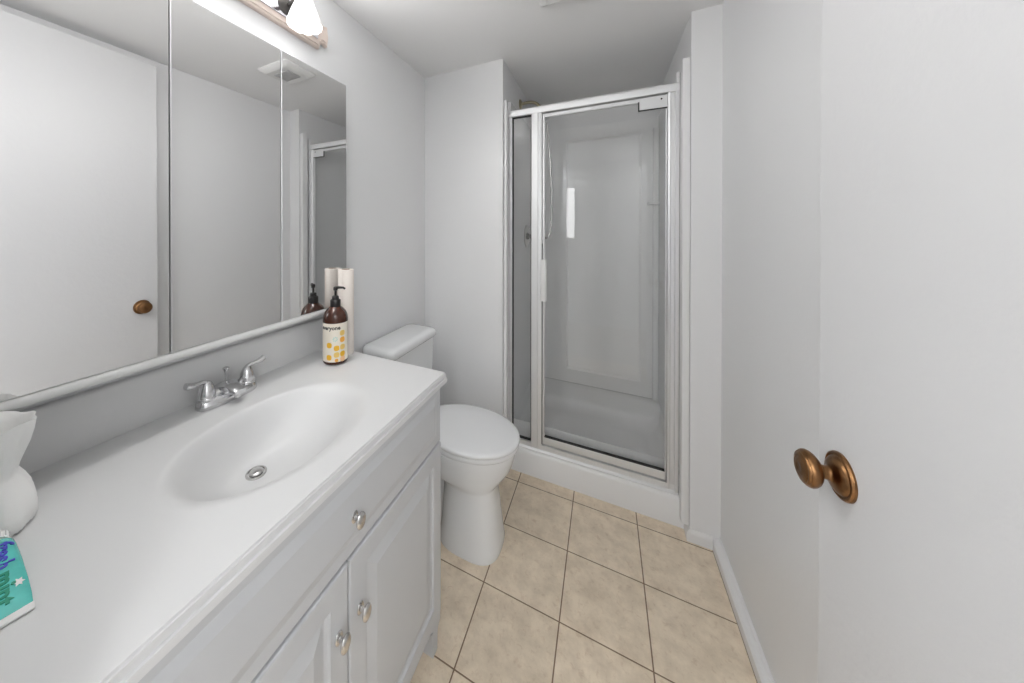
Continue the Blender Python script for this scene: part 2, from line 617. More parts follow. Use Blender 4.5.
# soften the rim
k = 0.16
u = np.clip((s - (1 - k)) / (2 * k), 0, 1)
edge = VZ - DEPTH * (1 - (1 - k) ** 2.3) * (1 - u) ** 2
Z = np.where(s > 1 - k, np.where(s < 1 + k, edge, VZ), Z)
b = B()
gv = [[b.verts.new((X[i, j], Y[i, j], Z[i, j])) for j in range(ny)] for i in range(nx)]
for i in range(nx - 1):
    for j in range(ny - 1):
        b.faces.new((gv[i][j], gv[i + 1][j], gv[i + 1][j + 1], gv[i][j + 1]))
# moulded edge round the left, front and right sides
path = [gv[i][0] for i in range(nx)] + [gv[nx - 1][j] for j in range(1, ny)] + [gv[i][ny - 1] for i in range(nx - 2, -1, -1)]
prevring = path
for off, dz in ((.0005, -.0005), (.0008, -.0040), (.0010, -.0046), (.0024, -.0052), (.0028, -.0060), (.0028, -.0180), (.0032, -.0186), (.0062, -.0194), (.0068, -.0202), (.0068, -.034), (-.02, -.034)):
    ring = []
    x1_, y0_, y1_ = TX1 - ins + off, TY0 - off * .0 , TY1 - ins + off
    for v in path:
        p = v.co
        nxp = x1_ if abs(p.x - (TX1 - ins)) < 1e-6 else p.x
        nyp = p.y
        if abs(p.y - (TY1 - ins)) < 1e-6:
            nyp = y1_
        if abs(p.y - TY0) < 1e-6:
            nyp = TY0 - min(off, 0)
        ring.append(b.verts.new((nxp, nyp, VZ + dz)))
    for a in range(len(path) - 1):
        b.faces.new((prevring[a], prevring[a + 1], ring[a + 1], ring[a]))
    prevring = ring
top = obj('counter_top', b, M['marble'], vt, 24)
# backsplash with rounded top edge
BX = -1.037
b = B()
bp_ = [(XL + .0005, VZ - .001), (BX, VZ - .001), (BX, 1.062), (BX - .002, 1.067), (BX - .006, 1.070), (XL + .0005, 1.070)]
prism(b, bp_, 'y', TY0, TY1 - .004)
obj('backsplash', b, M['marble'], vt, 50)
dzz = VZ - DEPTH
b = lathe(B(), [(.0235, -.004), (.0240, .0010), (.0225, .0024), (.0195, .0022), (.0180, -.002), (.0170, -.006)], (dc[0], dc[1], dzz + .0015), seg=36, cap=False)
dr_ = obj('drain_flange', b, M['nickel'], vt, 40)
b = lathe(B(), [(.0165, -.004), (.0165, .0035), (.0145, .0058), (.0080, .0072), (.0001, .0076)], (dc[0], dc[1], dzz + .001), seg=32, cap=False)
sub('drain_stopper', b, M['nickel'], dr_, 40)

# ------------------------------------------------------------------ faucet
FX, FY = -.985, .5485
fa = thing('faucet', 'chrome two-handle faucet behind the basin', 'faucet', (FX, FY, VZ))
rings = []
for off, z in ((0, 0), (.002, .003), (.0015, .010), (-.001, .018), (-.004, .0235), (-.008, .0255), (-.014, .0262)):
    rings.append(superellipse(FX, FY, .028 + off, .080 + off, VZ + z, 48, 3.0))
obj('base_plate', loft(B(), rings), M['chrome'], fa, 45)
b = B()
rings = []
ns = 9
for i in range(ns):
    t = i / (ns - 1)
    x = FX - .022 + .082 * t
    zt_ = VZ + .0275 + .0240 * math.sin(PI * (.25 + .62 * t))
    zb_ = VZ + .020 + (.006 * max(0, t - .5) * 2)
    hw = .034 - .018 * t
    ring = []
    for k_ in range(24):
        a = 2 * PI * k_ / 24
        c_, s_ = math.cos(a), math.sin(a)
        e_ = .75
        ring.append((x, FY + hw * math.copysign(abs(c_) ** e_, c_), (zt_ + zb_) / 2 + (zt_ - zb_) / 2 * math.copysign(abs(s_) ** e_, s_)))
    rings.append(ring)
spt = obj('spout', loft(b, rings), M['chrome'], fa, 55)
b = lathe(B(), [(.0001, .012), (.0105, .012), (.0105, 0), (.0001, 0)], (FX + .049, FY, VZ + .0155), seg=20, cap=False)
sub('aerator', b, M['chrome'], spt, 40)
b = B()
br_ = spline([(FX - .004, FY - .055, VZ + .022), (FX - .004, FY - .030, VZ + .027), (FX - .004, FY, VZ + .036), (FX - .004, FY + .030, VZ + .029), (FX - .004, FY + .055, VZ + .022)], 6)
tube(b, br_, .017, 18, flat=[(.7, 1)] * len(br_))
obj('bridge', b, M['chrome'], fa, 50)
for sgn in (-1, 1):
    hy = FY + sgn * .056
    b = lathe(B(), [(.0215, .022), (.0220, .0275), (.0205, .0285), (.0200, .0310), (.0212, .0320), (.0206, .038), (.0185, .049), (.0152, .060), (.0112, .068), (.0060, .0725), (.0001, .074)], (FX, hy, VZ), seg=32, cap=False)
    lv = spline([(FX - .002, hy - sgn * .004, VZ + .064), (FX + .000, hy + sgn * .008, VZ + .073), (FX + .002, hy + sgn * .022, VZ + .0745), (FX + .004, hy + sgn * .038, VZ + .076), (FX + .004, hy + sgn * .053, VZ + .081)], 6)
    n = len(lv)
    tube(b, lv, [.0088 - .0028 * math.sin(PI * min(1, i / (n - 1) * 1.3)) + .0008 * (i / (n - 1)) for i in range(n)], 14, flat=[(.9, 1.1)] * n)
    obj('handle', b, M['chrome'], fa, 50)
b = lathe(B(), [(.0022, .026), (.0022, .060), (.0032, .063), (.0044, .072), (.0085, .0805), (.0088, .083), (.0060, .085), (.0001, .0855)], (FX - .018, FY + .004, VZ), seg=20, cap=False)
obj('lift_rod', b, M['chrome'], fa, 45)

# ------------------------------------------------------------------ mirrored medicine cabinet
MX = -.956
MZ0, MZ1 = 1.131, 2.036
MY0, MY1 = .092, 1.004
DV1, DV2 = .397, .7025
mc = thing('mirror_cabinet', 'wide three-panel mirrored medicine cabinet on the wall above the backsplash', 'mirror cabinet', (MX, .55, MZ0))
obj('cabinet_body', bx(XL + .0005, MX - .010, MY0 + .003, MY1 - .003, MZ0 + .002, MZ1 - .003), M['steel'], mc)
b = B()
prism(b, [(XL + .0005, MZ0 - .022), (MX - .005, MZ0 - .022), (MX - .001, MZ0 - .018), (MX + .0015, MZ0 - .012), (MX + .0015, MZ0 - .006), (MX - .001, MZ0 - .001), (XL + .0005, MZ0 - .001)], 'y', MY0, MY1)
obj('bottom_rail', b, M['white'], mc, 60)


def mirror_door(y0, y1, tilt=0.0, yaw=0.0):
    """bevel-edged glass: polished edge, mirrored face"""
    b_ = B()
    t = .005
    f = [b_.verts.new((0, y, z)) for y, z in ((y0 + .0016, MZ0 + .0016), (y1 - .0016, MZ0 + .0016), (y1 - .0016, MZ1 - .0016), (y0 + .0016, MZ1 - .0016))]
    g = [b_.verts.new((-.0012, y, z)) for y, z in ((y0, MZ0), (y1, MZ0), (y1, MZ1), (y0, MZ1))]
    h = [b_.verts.new((-t, y, z)) for y, z in ((y0, MZ0), (y1, MZ0), (y1, MZ1), (y0, MZ1))]
    ff = b_.faces.new(f)
    for A, D in ((f, g), (g, h)):
        for k_ in range(4):
            q = b_.faces.new((A[k_], D[k_], D[(k_ + 1) % 4], A[(k_ + 1) % 4]))
            q.material_index = 1
    q = b_.faces.new(h[::-1])
    q.material_index = 1
    cy_, cz_ = (y0 + y1) / 2, (MZ0 + MZ1) / 2
    rot = Matrix.Rotation(tilt, 4, 'Y') @ Matrix.Rotation(yaw, 4, 'Z')
    for v in b_.verts:
        p = rot @ Vector((v.co.x, v.co.y - cy_, v.co.z - cz_))
        v.co = Vector((p.x + MX, p.y + cy_, p.z + cz_))
    return b_


for y0, y1, tl, yw in ((MY0, DV1 - .0017, 0.0, 0.0), (DV1 + .0017, DV2 - .0017, 0.0, 0.0), (DV2 + .0017, MY1, 0.0, 0.0)):
    obj('mirror_door', mirror_door(y0, y1, tl, yw), [M['mirror'], M['alum']], mc)

# ------------------------------------------------------------------ vanity light
LZ = 2.178
vl = thing('vanity_light', 'wall light bar with ruffled glass shades above the mirror', 'wall lamp', (XL, .55, 2.24))
PY0, PY1, PZ0, PZ1 = .115, .983, LZ, LZ + .135
def scallop(i):
    """outline with stepped, notched ends"""
    y0, y1, z0, z1 = PY0 + i, PY1 - i, PZ0 + i, PZ1 - i
    zm = (z0 + z1) / 2
    r = []
    e = [(y1 - .044, z0), (y1 - .040, z0 + .016), (y1 - .032, z0 + .026), (y1 - .020, z0 + .030), (y1 - .002, z0 + .026), (y1, zm - .022), (y1 + .004, zm), (y1, zm + .022),
         (y1 - .002, z1 - .026), (y1 - .020, z1 - .030), (y1 - .032, z1 - .026), (y1 - .040, z1 - .016), (y1 - .044, z1)]
    r += e
    r += [(PY0 + PY1 - y, z) for y, z in e[::-1]]
    return r
b = loft(B(), [[(XL + .0005, y, z) for y, z in scallop(0)], [(XL + .014, y, z) for y, z in scallop(0)], [(XL + .018, y, z) for y, z in scallop(.004)],
               [(XL + .018, y, z) for y, z in scallop(.008)], [(XL + .022, y, z) for y, z in scallop(.011)]])
obj('backplate', b, M['wood'], vl)
obj('inner_plate', bx(XL + .0222, XL + .028, PY0 + .06, PY1 - .06, PZ0 + .028, PZ1 - .028, bev=.002), M['mirrorplate'], vl)
SXC = -.930
for yy in (.775, .550, .325):
    zt = 2.250
    b = B()
    lathe(b, [(.030, 0), (.030, .004), (.022, .010), (.012, .014)], (XL + .028, yy, 2.246), (1, 0, 0), 24)
    a_ = spline([(XL + .040, yy, 2.246), (XL + .075, yy, 2.252), (SXC - .012, yy, 2.262), (SXC, yy, 2.252), (SXC, yy, 2.236)], 6)
    tube(b, a_, .0065, 12)
    lathe(b, [(.0001, .014), (.015, .012), (.021, .004), (.022, -.012), (.019, -.014)], (SXC, yy, zt), seg=24, cap=False)
    arm = obj('lamp_arm', b, M['dark_bronze'], vl, 45)

    def ruffle(r, h, a, k_):
        t = max(0, (k_ - 3) / 6)
        w_ = math.cos(10 * a)
        return r * (1 + .045 * t * w_), h + .006 * t * t * w_
    pr_ = [(.022, -.004), (.026, -.012), (.034, -.026), (.044, -.046), (.052, -.066), (.058, -.084), (.062, -.098), (.066, -.109), (.0645, -.1085), (.060, -.097), (.056, -.084), (.050, -.066), (.042, -.046), (.032, -.026), (.024, -.012)]
    pr_ = [(r_ * (.99 if k_ in (0, 1, 13, 14) else .87), h_ * .93) for k_, (r_, h_) in enumerate(pr_)]
    b = lathe(B(), pr_, (SXC, yy, zt), seg=80, cap=False, mod=lambda r, h, a, k_: ruffle(r, h, a, k_ if k_ <= 7 else max(0, 14 - k_)))
    shd = obj('lamp_shade', b, M['shade'], vl, 60)
    b = lathe(B(), [(.0001, -.084), (.012, -.082), (.019, -.075), (.0225, -.064), (.020, -.052), (.014, -.040), (.012, -.016)], (SXC, yy, zt), seg=24, cap=False)
    sub('bulb', b, M['bulb'], shd, 60)
    lamp('vanity_bulb_light', 'SPOT', (SXC + .004, yy, zt - .110), VANITY_POWER, (1, 0.995, 0.985),
         rot=(0, -math.radians(66), 0), spot_size=math.radians(178), spot_blend=.55, shadow_soft_size=.03)
    lamp('vanity_fill_light', 'SPOT', (SXC + .075, yy, zt - .055), VANITY_FILL_POWER, (1, 0.995, 0.985),
         rot=(0, -math.radians(140), 0), spot_size=math.radians(178), spot_blend=.5, shadow_soft_size=.03)  # added spot hanging off the shade's front, aimed up to brighten the ceiling
    lamp('vanity_halo_light', 'POINT', (SXC, yy, zt - .112), .04, (1, 0.995, 0.985), shadow_soft_size=.035)

# ------------------------------------------------------------------ toilet
TY = 1.446
to = thing('toilet', 'white two-piece toilet with closed lid between the vanity and the shower', 'toilet', (-.70, TY, 0))


def sec(z, xb, xf, hw, e=2.2, n=56):
    """egg-shaped section, broader behind"""
    cx_ = xb + (xf - xb) * .52
    q = min(1, max(0, (z - .25) / .13))
    q = q * q * (3 - 2 * q)
    return superellipse(cx_, TY - .042 * (1 - q), xf - cx_ - .004 * (1 - q), hw, z, n, e, rx2=cx_ - xb)


b = B()
rings = [sec(0.0, -.700, -.404, .128, 2.9), sec(.012, -.700, -.402, .130, 2.9), sec(.035, -.697, -.406, .126, 2.8), sec(.10, -.690, -.413, .120, 2.7), sec(.20, -.684, -.424, .113, 2.6), sec(.268, -.684, -.432, .109, 2.5),
         sec(.280, -.70, -.428, .114, 2.4), sec(.295, -.74, -.414, .130, 2.3), sec(.318, -.89, -.394, .150, 2.2), sec(.345, -.89, -.376, .168, 2.15), sec(.390, -.89, -.364, .180, 2.1), sec(.420, -.89, -.360, .185, 2.1), sec(.428, -.89, -.362, .184, 2.1), sec(.430, -.885, -.368, .178, 2.1)]
loft(b, rings)
# trapway behind the pedestal, and the shelf that carries the tank
box(b, -.92, -.60, TY - .085, TY + .045, 0, .34, bev=.03, seg=4)
box(b, -1.035, -.80, TY - .115, TY + .115, .36, .43, bev=.014, seg=3)
bowl = obj('bowl', b, M['porcelain'], to, 50)
rings = [sec(.431, -.83, -.352, .184, 2.05), sec(.436, -.835, -.347, .188, 2.05), sec(.447, -.835, -.347, .188, 2.05), sec(.452, -.83, -.351, .184, 2.05)]
obj('seat', loft(B(), rings), M['seat'], to, 50)
rings = [sec(.4555, -.835, -.347, .188, 2.05), sec(.459, -.838, -.343, .192, 2.05), sec(.469, -.838, -.343, .192, 2.05), sec(.4735, -.834, -.347, .188, 2.05), sec(.4765, -.82, -.361, .174, 2.05), sec(.479, -.76, -.43, .105, 2.05), sec(.4795, -.70, -.52, .04, 2.05)]
obj('seat_lid', loft(B(), rings), M['seat'], to, 50)
for sg in (-1, 1):
    b = B()
    lathe(b, [(.0001, 0), (.013, .0), (.0135, .012), (.0135, .030), (.012, .034), (.0001, .036)], (-.842, TY + sg * .075, .43), seg=20)
    obj('seat_hinge', b, M['seat'], to, 50)


def rrect(x0, x1, y0, y1, z, r=.03, n=8):
    pts = []
    for cx_, cy_, a0 in ((x1 - r, y1 - r, 0), (x0 + r, y1 - r, 90), (x0 + r, y0 + r, 180), (x1 - r, y0 + r, 270)):
        for k_ in range(n + 1):
            a = math.radians(a0 + 90 * k_ / n)
            pts.append((cx_ + r * math.cos(a), cy_ + r * math.sin(a), z))
    return pts


t0, t1 = TY - .262, TY + .173
rings = [rrect(-1.035, -.885, t0 + .035, t1 - .035, .43, .04), rrect(-1.038, -.872, t0 + .022, t1 - .022, .50, .035), rrect(-1.040, -.864, t0 + .012, t1 - .012, .68, .03), rrect(-1.040, -.860, t0 + .008, t1 - .008, .832, .03)]
obj('tank', loft(B(), rings), M['porcelain'], to, 50)
rings = [rrect(-1.043, -.853, t0, t1, .834, .035), rrect(-1.045, -.848, t0 - .004, t1 + .004, .840, .038), rrect(-1.045, -.848, t0 - .004, t1 + .004, .860, .038), rrect(-1.043, -.851, t0, t1, .870, .038), rrect(-1.036, -.861, t0 + .010, t1 - .010, .877, .036), rrect(-1.02, -.88, t0 + .035, t1 - .035, .880, .03)]
obj('tank_lid', loft(B(), rings), M['porcelain'], to, 50)
b = B()
lathe(b, [(.013, 0), (.013, .006), (.008, .010), (.007, .022)], (-.862, t0 + .06, .775), (1, 0, 0), 20)
tube(b, spline([(-.842, t0 + .06, .775), (-.838, t0 + .085, .773), (-.838, t0 + .125, .766)], 5), [.007] * 5 + [.006] * 5 + [.007], 10)
obj('flush_lever', b, M['chrome'], to, 50)
for sg in (-1, 1):
    b = lathe(B(), [(.017, 0), (.017, .006), (.014, .016), (.008, .021), (.0001, .022)], (-.735, TY - .034 + sg * .095, 0), seg=20, cap=False)
    obj('bolt_cap', b, M['seat'], to, 50)

# ------------------------------------------------------------------ shower stall (moulded surround and pan)
st = thing('shower_stall', 'white moulded shower surround and pan inside the alcove behind the glass', 'shower', (-.09, 2.3, 0))
IX0, IX1, IYB = SXL + .004, SXR - .004, SYB - .004
PT = .146   # curb height
b = B()
# pan: curb, floor, upstand
YC0 = 1.888
curb = [(YC0, 0), (YC0, PT - .022), (YC0 + .004, PT - .010), (YC0 + .012, PT - .002), (YC0 + .022, PT), (YC0 + .075, PT), (YC0 + .088, PT - .006), (YC0 + .10, .05), (YC0 + .10, 0)]
prism(b, curb, 'x', IX0, IX1)
def pin(x0_, x1_, y0_, y1_, z, rr_):
    return rrect(x0_, x1_, y0_, y1_, z, rr_, 6)
pr_ = [pin(IX0 + .001, IX1 - .001, YC0 + .09, IYB - .001, .256, .01)]
for k_ in range(9):
    a = PI / 2 * k_ / 8
    i_ = .012 + .10 * (1 - math.cos(a))
    pr_.append(pin(IX0 + i_, IX1 - i_, YC0 + .088 + i_, IYB - i_, .150 - .10 * math.sin(a), .03 + .06 * k_ / 8))
pr_.append(pin(IX0 + .25, IX1 - .25, YC0 + .28, IYB - .25, .046, .06))
loft(b, pr_, cap0=False)
obj('shower_pan', b, M['acrylic'], st, 40)
b = lathe(B(), [(.046, 0), (.048, .003), (.044, .005), (.030, .004), (.0001, .004)], (-.090, 2.245, .0475), seg=32, cap=False)
obj('shower_drain', b, M['nickel'], st, 40)
# walls
b = B()
SZ = 2.212
yb_ = IYB - .018
def ringp(i, dy, xa=IX0 + .0, xb=IX1, z0=.258, z1=SZ, f=1):
    l_, q_ = (.165, .018) if i > 0 else (0, 0)
    return [(xa + i + l_, yb_ + dy, z0 + i), (xb - i - q_, yb_ + dy, z0 + i), (xb - i - q_, yb_ + dy, z1 - i), (xa + i + l_, yb_ + dy, z1 - i)]
loft(b, [ringp(0, .018), ringp(0, .0), ringp(.10, 0), ringp(.106, .004), ringp(.112, .012), ringp(.118, .014)])
obj('back_panel', b, M['acrylic'], st, 30)
for xa, xb, nm in ((IX0, IX0 + .020, 'side_panel'), (IX1 - .020, IX1, 'side_panel')):
    obj(nm, bx(xa, xb, YC0 + .03, yb_ - .0005, .258, SZ, bev=.004), M['acrylic'], st)
b = B()
box(b, IX0 + .03, IX1 - .03, yb_ - .0012, yb_ + .004, .2555, .2590)
obj('seam', b, M['greyplastic'], st)
# corner shelf tower on the right
b = B()
tri = lambda r: [(IX1 - .021, yb_ - .001), (IX1 - .021, yb_ - r)] + [(IX1 - .021 - r * math.sin(t * PI / 16), yb_ - .001 - r * math.cos(t * PI / 16) * 1.0) for t in range(1, 8)] + [(IX1 - .021 - r, yb_ - .001)]
prism(b, tri(.030), 'z', .26, SZ - .08)
obj('corner_column', b, M['acrylic'], st, 30)
for z in (1.605,):
    b = B()
    prism(b, tri(.062), 'z', z, z + .022, bev=.004)
    obj('corner_shelf', b, M['acrylic'], st, 30)
# front flanges of the surround beside the opening
obj('front_flange', bx(SXR - .030, SXR - .0005, 1.842, YC0 + .004, .0575, 2.235, bev=.003), M['trim'], st)
obj('front_flange', bx(SXL + .0005, SXL + .016, 1.852, YC0 + .004, PT - .01, 2.20, bev=.003), M['acrylic'], st)

# ------------------------------------------------------------------ framed glass enclosure
se = thing('shower_enclosure', 'aluminium framed glass shower screen with hinged door standing on the white curb', 'shower door', (-.09, 1.93, PT))
EY0, EY1 = 1.905, 1.945
EX0, EX1 = SXL + .017, SXR - .031
TZ = 2.150
b = B()
prism(b, [(EY0 - .004, TZ - .040), (EY0 - .006, TZ - .036), (EY0 - .006, TZ - .006), (EY0, TZ), (EY1, TZ), (EY1 + .002, TZ - .006), (EY1 + .002, TZ - .040)], 'x', EX0, EX1)
obj('top_rail', b, M['alum'], se, 30)
b = B()
prism(b, [(EY0 - .010, PT), (EY0 - .010, PT + .003), (EY0 + .002, PT + .012), (EY0 + .004, PT + .038), (EY1, PT + .038), (EY1, PT)], 'x', EX0, EX1)
obj('sill', b, M['alum'], se, 30)
obj('wall_jamb', bx(EX0, EX0 + .018, EY0, EY1, PT + .04, TZ - .04, bev=.002), M['alum'], se)
b = B()
prism(b, [(EX1, EY0 - .004), (EX1, EY1), (EX1 - .045, EY1), (EX1 - .045, EY0 + .004), (EX1 - .036, EY0), (EX1 - .032, EY0 + .006), (EX1 - .018, EY0 + .006), (EX1 - .014, EY0 - .004)], 'z', PT + .005, TZ - .04)
obj('hinge_jamb', b, M['alum'], se, 30)
obj('hinge_jamb', bx(EX1 - .012, EX1 - .0005, EY0 - .003, EY1, TZ, TZ + .050), M['trim'], se)
PX0, PX1 = -.381, -.322
b = B()
prism(b, [(PX0, EY0), (PX0 + .004, EY0 - .004), (PX1 - .022, EY0 - .004), (PX1 - .020, EY0 + .002), (PX1 - .004, EY0 + .002), (PX1, EY0 + .004), (PX1, EY1), (PX0, EY1)], 'z', PT + .022, TZ - .04)
obj('strike_post', b, M['alum'], se, 30)
# fixed light
fx = obj('fixed_panel', bx(EX0 + .016, PX0 + .002, 1.923, 1.928, PT + .05, TZ - .045), M['glass'], se)
b = B()
gw = .005
for a in ((EX0 + .018, EX0 + .018 + gw, PT + .04, TZ - .04), (PX0 - gw, PX0, PT + .04, TZ - .04), (EX0 + .018, PX0, PT + .04, PT + .04 + gw), (EX0 + .018, PX0, TZ - .04 - gw, TZ - .04)):
    box(b, a[0], a[1], 1.916, 1.934, a[2], a[3])
sub('gasket', b, M['gasket'], fx)
# hinged door
GX0, GX1 = PX1 + .003, EX1 - .047
GZ0, GZ1 = PT + .044, TZ - .046
dg_ = obj('glass_door', bx(GX0 + .010, GX1 - .004, 1.9245, 1.9295, GZ0 + .03, GZ1 - .012), M['glass'], se)
b = B()
box(b, GX0, GX0 + .012, 1.915, 1.936, GZ0, GZ1, bev=.002)
box(b, GX0 + .012, GX1, 1.915, 1.936, GZ0, GZ0 + .040, bev=.002)
box(b, GX0 + .012, GX1, 1.915, 1.936, GZ1 - .020, GZ1, bev=.002)
box(b, GX1 - .006, GX1, 1.915, 1.936, GZ0, GZ1, bev=.002)
sub('door_frame', b, M['alum'], dg_)
b = B()
box(b, GX0 + .012, GX1 - .006, 1.917, 1.934, GZ0 + .040, GZ0 + .045)
box(b, PX1 - .001, GX0 + .001, 1.912, 1.93, GZ0, GZ1 - .75)
sub('gasket', b, M['gasket'], dg_)
b = B()
prism(b, [(GX0 - .006, 1.914), (GX0 - .006, 1.890), (GX0 - .001, 1.886), (GX0 + .020, 1.888), (GX0 + .026, 1.896), (GX0 + .022, 1.914)], 'z', 1.025, 1.262)
sub('pull_handle', b, M['white'], dg_, 30)
b = B()
box(b, GX1 - .118, GX1, 1.908, 1.9148, GZ1 - .062, GZ1 - .002, bev=.001, seg=1)
hb = sub('hinge_bracket', b, M['alum'], dg_)
b2 = B()
box(b2, GX1 - .122, GX1, 1.9085, 1.9145, GZ1 - .0675, GZ1 - .0625)
box(b2, GX1 - .1235, GX1 - .1185, 1.9085, 1.9145, GZ1 - .0675, GZ1 - .020)
lathe(b2, [(.004, 0), (.004, .002), (.0001, .003)], (GX1 - .025, 1.908, GZ1 - .02), (0, -1, 0), 12)
sub('bracket_seal', b2, M['gasket'], dg_)

# ------------------------------------------------------------------ shower fittings on the alcove's left side
sh = thing('hand_shower', 'brass shower arm with hand spray high on the left side of the shower', 'shower head', (SXL, 2.257, 2.315))
b = lathe(B(), [(.034, 0), (.034, .004), (.026, .010), (.013, .014)], (SXL + .0005, 2.257, 2.315), (1, 0, 0), 28)
obj('flange', b, M['brass'], sh, 45)
b = B()
ar = spline([(SXL + .010, 2.257, 2.315), (SXL + .07, 2.257, 2.318), (SXL + .115, 2.257, 2.298), (SXL + .150, 2.257, 2.250)], 8)
tube(b, ar, .0105, 14)
obj('arm', b, M['brass'], sh, 50)
d_ = Vector((.62, 0, -.78))
o_ = Vector((SXL + .150, 2.257, 2.250))
b = lathe(B(), [(.011, 0), (.013, .012), (.013, .024), (.020, .034), (.034, .052), (.038, .062), (.036, .067), (.0001, .067)], o_, d_, 28)
obj('spray_head', b, M['chrome'], sh, 45)
b = B()
hs = spline([(SXL + .150, 2.245, 2.235), (SXL + .135, 2.225, 2.02), (SXL + .128, 2.25, 1.75), (SXL + .138, 2.27, 1.55), (SXL + .165, 2.29, 1.38), (SXL + .20, 2.31, 1.44), (SXL + .205, 2.31, 1.70), (SXL + .190, 2.305, 2.02), (SXL + .175, 2.30, 2.17)], 10)
tube(b, hs, .0065, 10)
obj('hose', b, M['nickel'], sh, 60)

sv = thing('shower_valve', 'chrome shower valve with clear round handle on the left shower side', 'shower valve', (SXL + .024, 2.36, 1.38))
b = lathe(B(), [(.082, 0), (.082, .004), (.074, .010), (.040, .016), (.030, .022)], (SXL + .0245, 2.36, 1.385), (1, 0, 0), 40)
obj('escutcheon', b, M['nickel'], sv, 40)
b = lathe(B(), [(.014, 0), (.014, .020), (.030, .026), (.036, .034), (.034, .054), (.024, .062), (.0001, .064)], (SXL + .046, 2.36, 1.385), (1, 0, 0), 24, mod=lambda r, h, a, k_: (r * (1 + (.06 * math.cos(8 * a) if k_ in (3, 4) else 0)), h))
obj('handle', b, M['clearknob'], sv, 40)

# ------------------------------------------------------------------ exhaust fan on the ceiling
ef = thing('exhaust_fan', 'white square exhaust fan grille on the ceiling in front of the shower', 'exhaust fan', (-.125, 1.36, ZC))
fx0, fx1, fy0, fy1 = -.255, .005, 1.245, 1.472
b = B()
def fr(i, z, r=.012):
    return rrect(fx0 + i, fx1 - i, fy0 + i, fy1 - i, z, r, 4)
loft(b, [fr(0, ZC - .0005), fr(0, ZC - .008), fr(.004, ZC - .013), fr(.030, ZC - .030), fr(.034, ZC - .030), fr(.060, ZC - .024, .008)])
obj('cover', b, M['white'], ef, 30)
b = B()
for k_ in range(9):
    y = fy0 + .068 + k_ * .0108
    box(b, fx0 + .066, fx1 - .066, y, y + .004, ZC - .032, ZC - .022)
obj('grille', b, M['greyplastic'], ef)

# ------------------------------------------------------------------ things on the counter
RX, RY, RR = -.920, .962, .0310
rt = thing('paper_towel_roll', 'tall cream paper towel roll standing at the far counter end behind the soap', 'paper towel', (RX, RY, VZ))
b = B()
H_ = .335
lathe(b, [(.0165, .001), (RR - .001, .0005), (RR, .004), (RR, H_ - .003), (RR - .001, H_), (.0165, H_), (.0165, H_ - .05), (.0001, H_ - .05)], (RX, RY, VZ), seg=56, cap=False)
obj('paper', b, M['paper'], rt, 45)
b = lathe(B(), [(.0160, H_ - .048), (.0164, H_ + .001), (.0145, H_ + .001), (.0145, H_ - .048), (.0001, H_ - .0485)], (RX, RY, VZ), seg=32, cap=False)
obj('core', b, M['card'], rt, 45)
b = B()
tube(b, [(RX + .010, RY - RR - .0002, VZ + .006), (RX + .010, RY - RR - .0002, VZ + H_ - .004)], .0012, 8)
obj('loose_edge', b, M['paper'], rt)

QX, QY = -.897, .884
sb = thing('soap_bottle', 'amber pump soap bottle with yellow-dotted cream label beside the paper roll', 'soap bottle', (QX, QY, VZ))
QR = .0455
b = lathe(B(), [(.0001, .0005), (.038, .0005), (.043, .004), (QR, .010), (QR, .156), (.0450, .166), (.0425, .178), (.0375, .189), (.030, .198), (.0215, .205), (.0170, .209), (.0165, .214)], (QX, QY, VZ), seg=48, cap=False)
bt = obj('bottle', b, M['amber'], sb, 60)
# label wrapped on the body, facing the camera
ang0 = math.atan2(0 - QY, 0 - QX)
def wrap(bm_, r, dang=0.0, zc=0.0):
    """x along the label, y up, z outwards -> round the bottle; x = 0 faces the camera"""
    for v in bm_.verts:
        a = ang0 + dang + v.co.x / QR
        rr_ = r + v.co.z
        v.co = Vector((QX + rr_ * math.cos(a), QY + rr_ * math.sin(a), VZ + zc + v.co.y))
    return bm_
b = B()
nl = 40
W_ = QR * 2 * 1.42
rows = []
for yy in (.014, .153):
    rows.append([b.verts.new((-W_ / 2 + W_ * i / nl, yy, 0)) for i in range(nl + 1)])
for i in range(nl):
    b.faces.new((rows[0][i], rows[0][i + 1], rows[1][i + 1], rows[1][i]))
wrap(b, QR + .0004)
lb = obj('label', b, M['label'], sb, 60)
b = text_bm('everyone', .0200, .0002, .0006)
for v in b.verts:
    v.co.x -= .058
wrap(b, QR + .0006, 0, .131)
sub('lettering', b, M['ink'], lb)



def dot(bm_, cx_, cy_, r, sq=2.6):
    c = bm_.verts.new((cx_, cy_, .0001))
    rg = [bm_.verts.new((x, y, .0001)) for x, y, _ in superellipse(cx_, cy_, r, r * 1.02, 0, 20, sq)]
    for k_ in range(20):
        bm_.faces.new((c, rg[k_], rg[(k_ + 1) % 20]))
cols = (('yellow', .0255, .041), ('yellow', .0035, .064), ('yellow', -.0235, .031), ('orange', .0250, .093), ('orange', .0035, .0205),
        ('paleyellow', .0248, .117), ('paleyellow', .0255, .066), ('paleyellow', .0035, .0400), ('yellow', -.0225, .075), ('peach', .0258, .0225))
for kname, sx_, sy_ in cols:
    b = B()
    dot(b, sx_, sy_, .0098 if sy_ > .021 else .006)
    wrap(b, QR + .0006)
    sub('printed_spot', b, M[kname], lb)
b = B()
for k_ in range(8):
    a = k_ * PI / 4
    c = [b.verts.new((-.001 + .0105 * math.cos(a + d__) * f_, .097 + .0105 * math.sin(a + d__) * f_, .0001)) for d__, f_ in ((0, .25), (-.22, .7), (0, 1.0), (.22, .7))]
    b.faces.new(c)
wrap(b, QR + .0006)
sub('printed_leaf', b, M['mintink'], lb)
b = B()
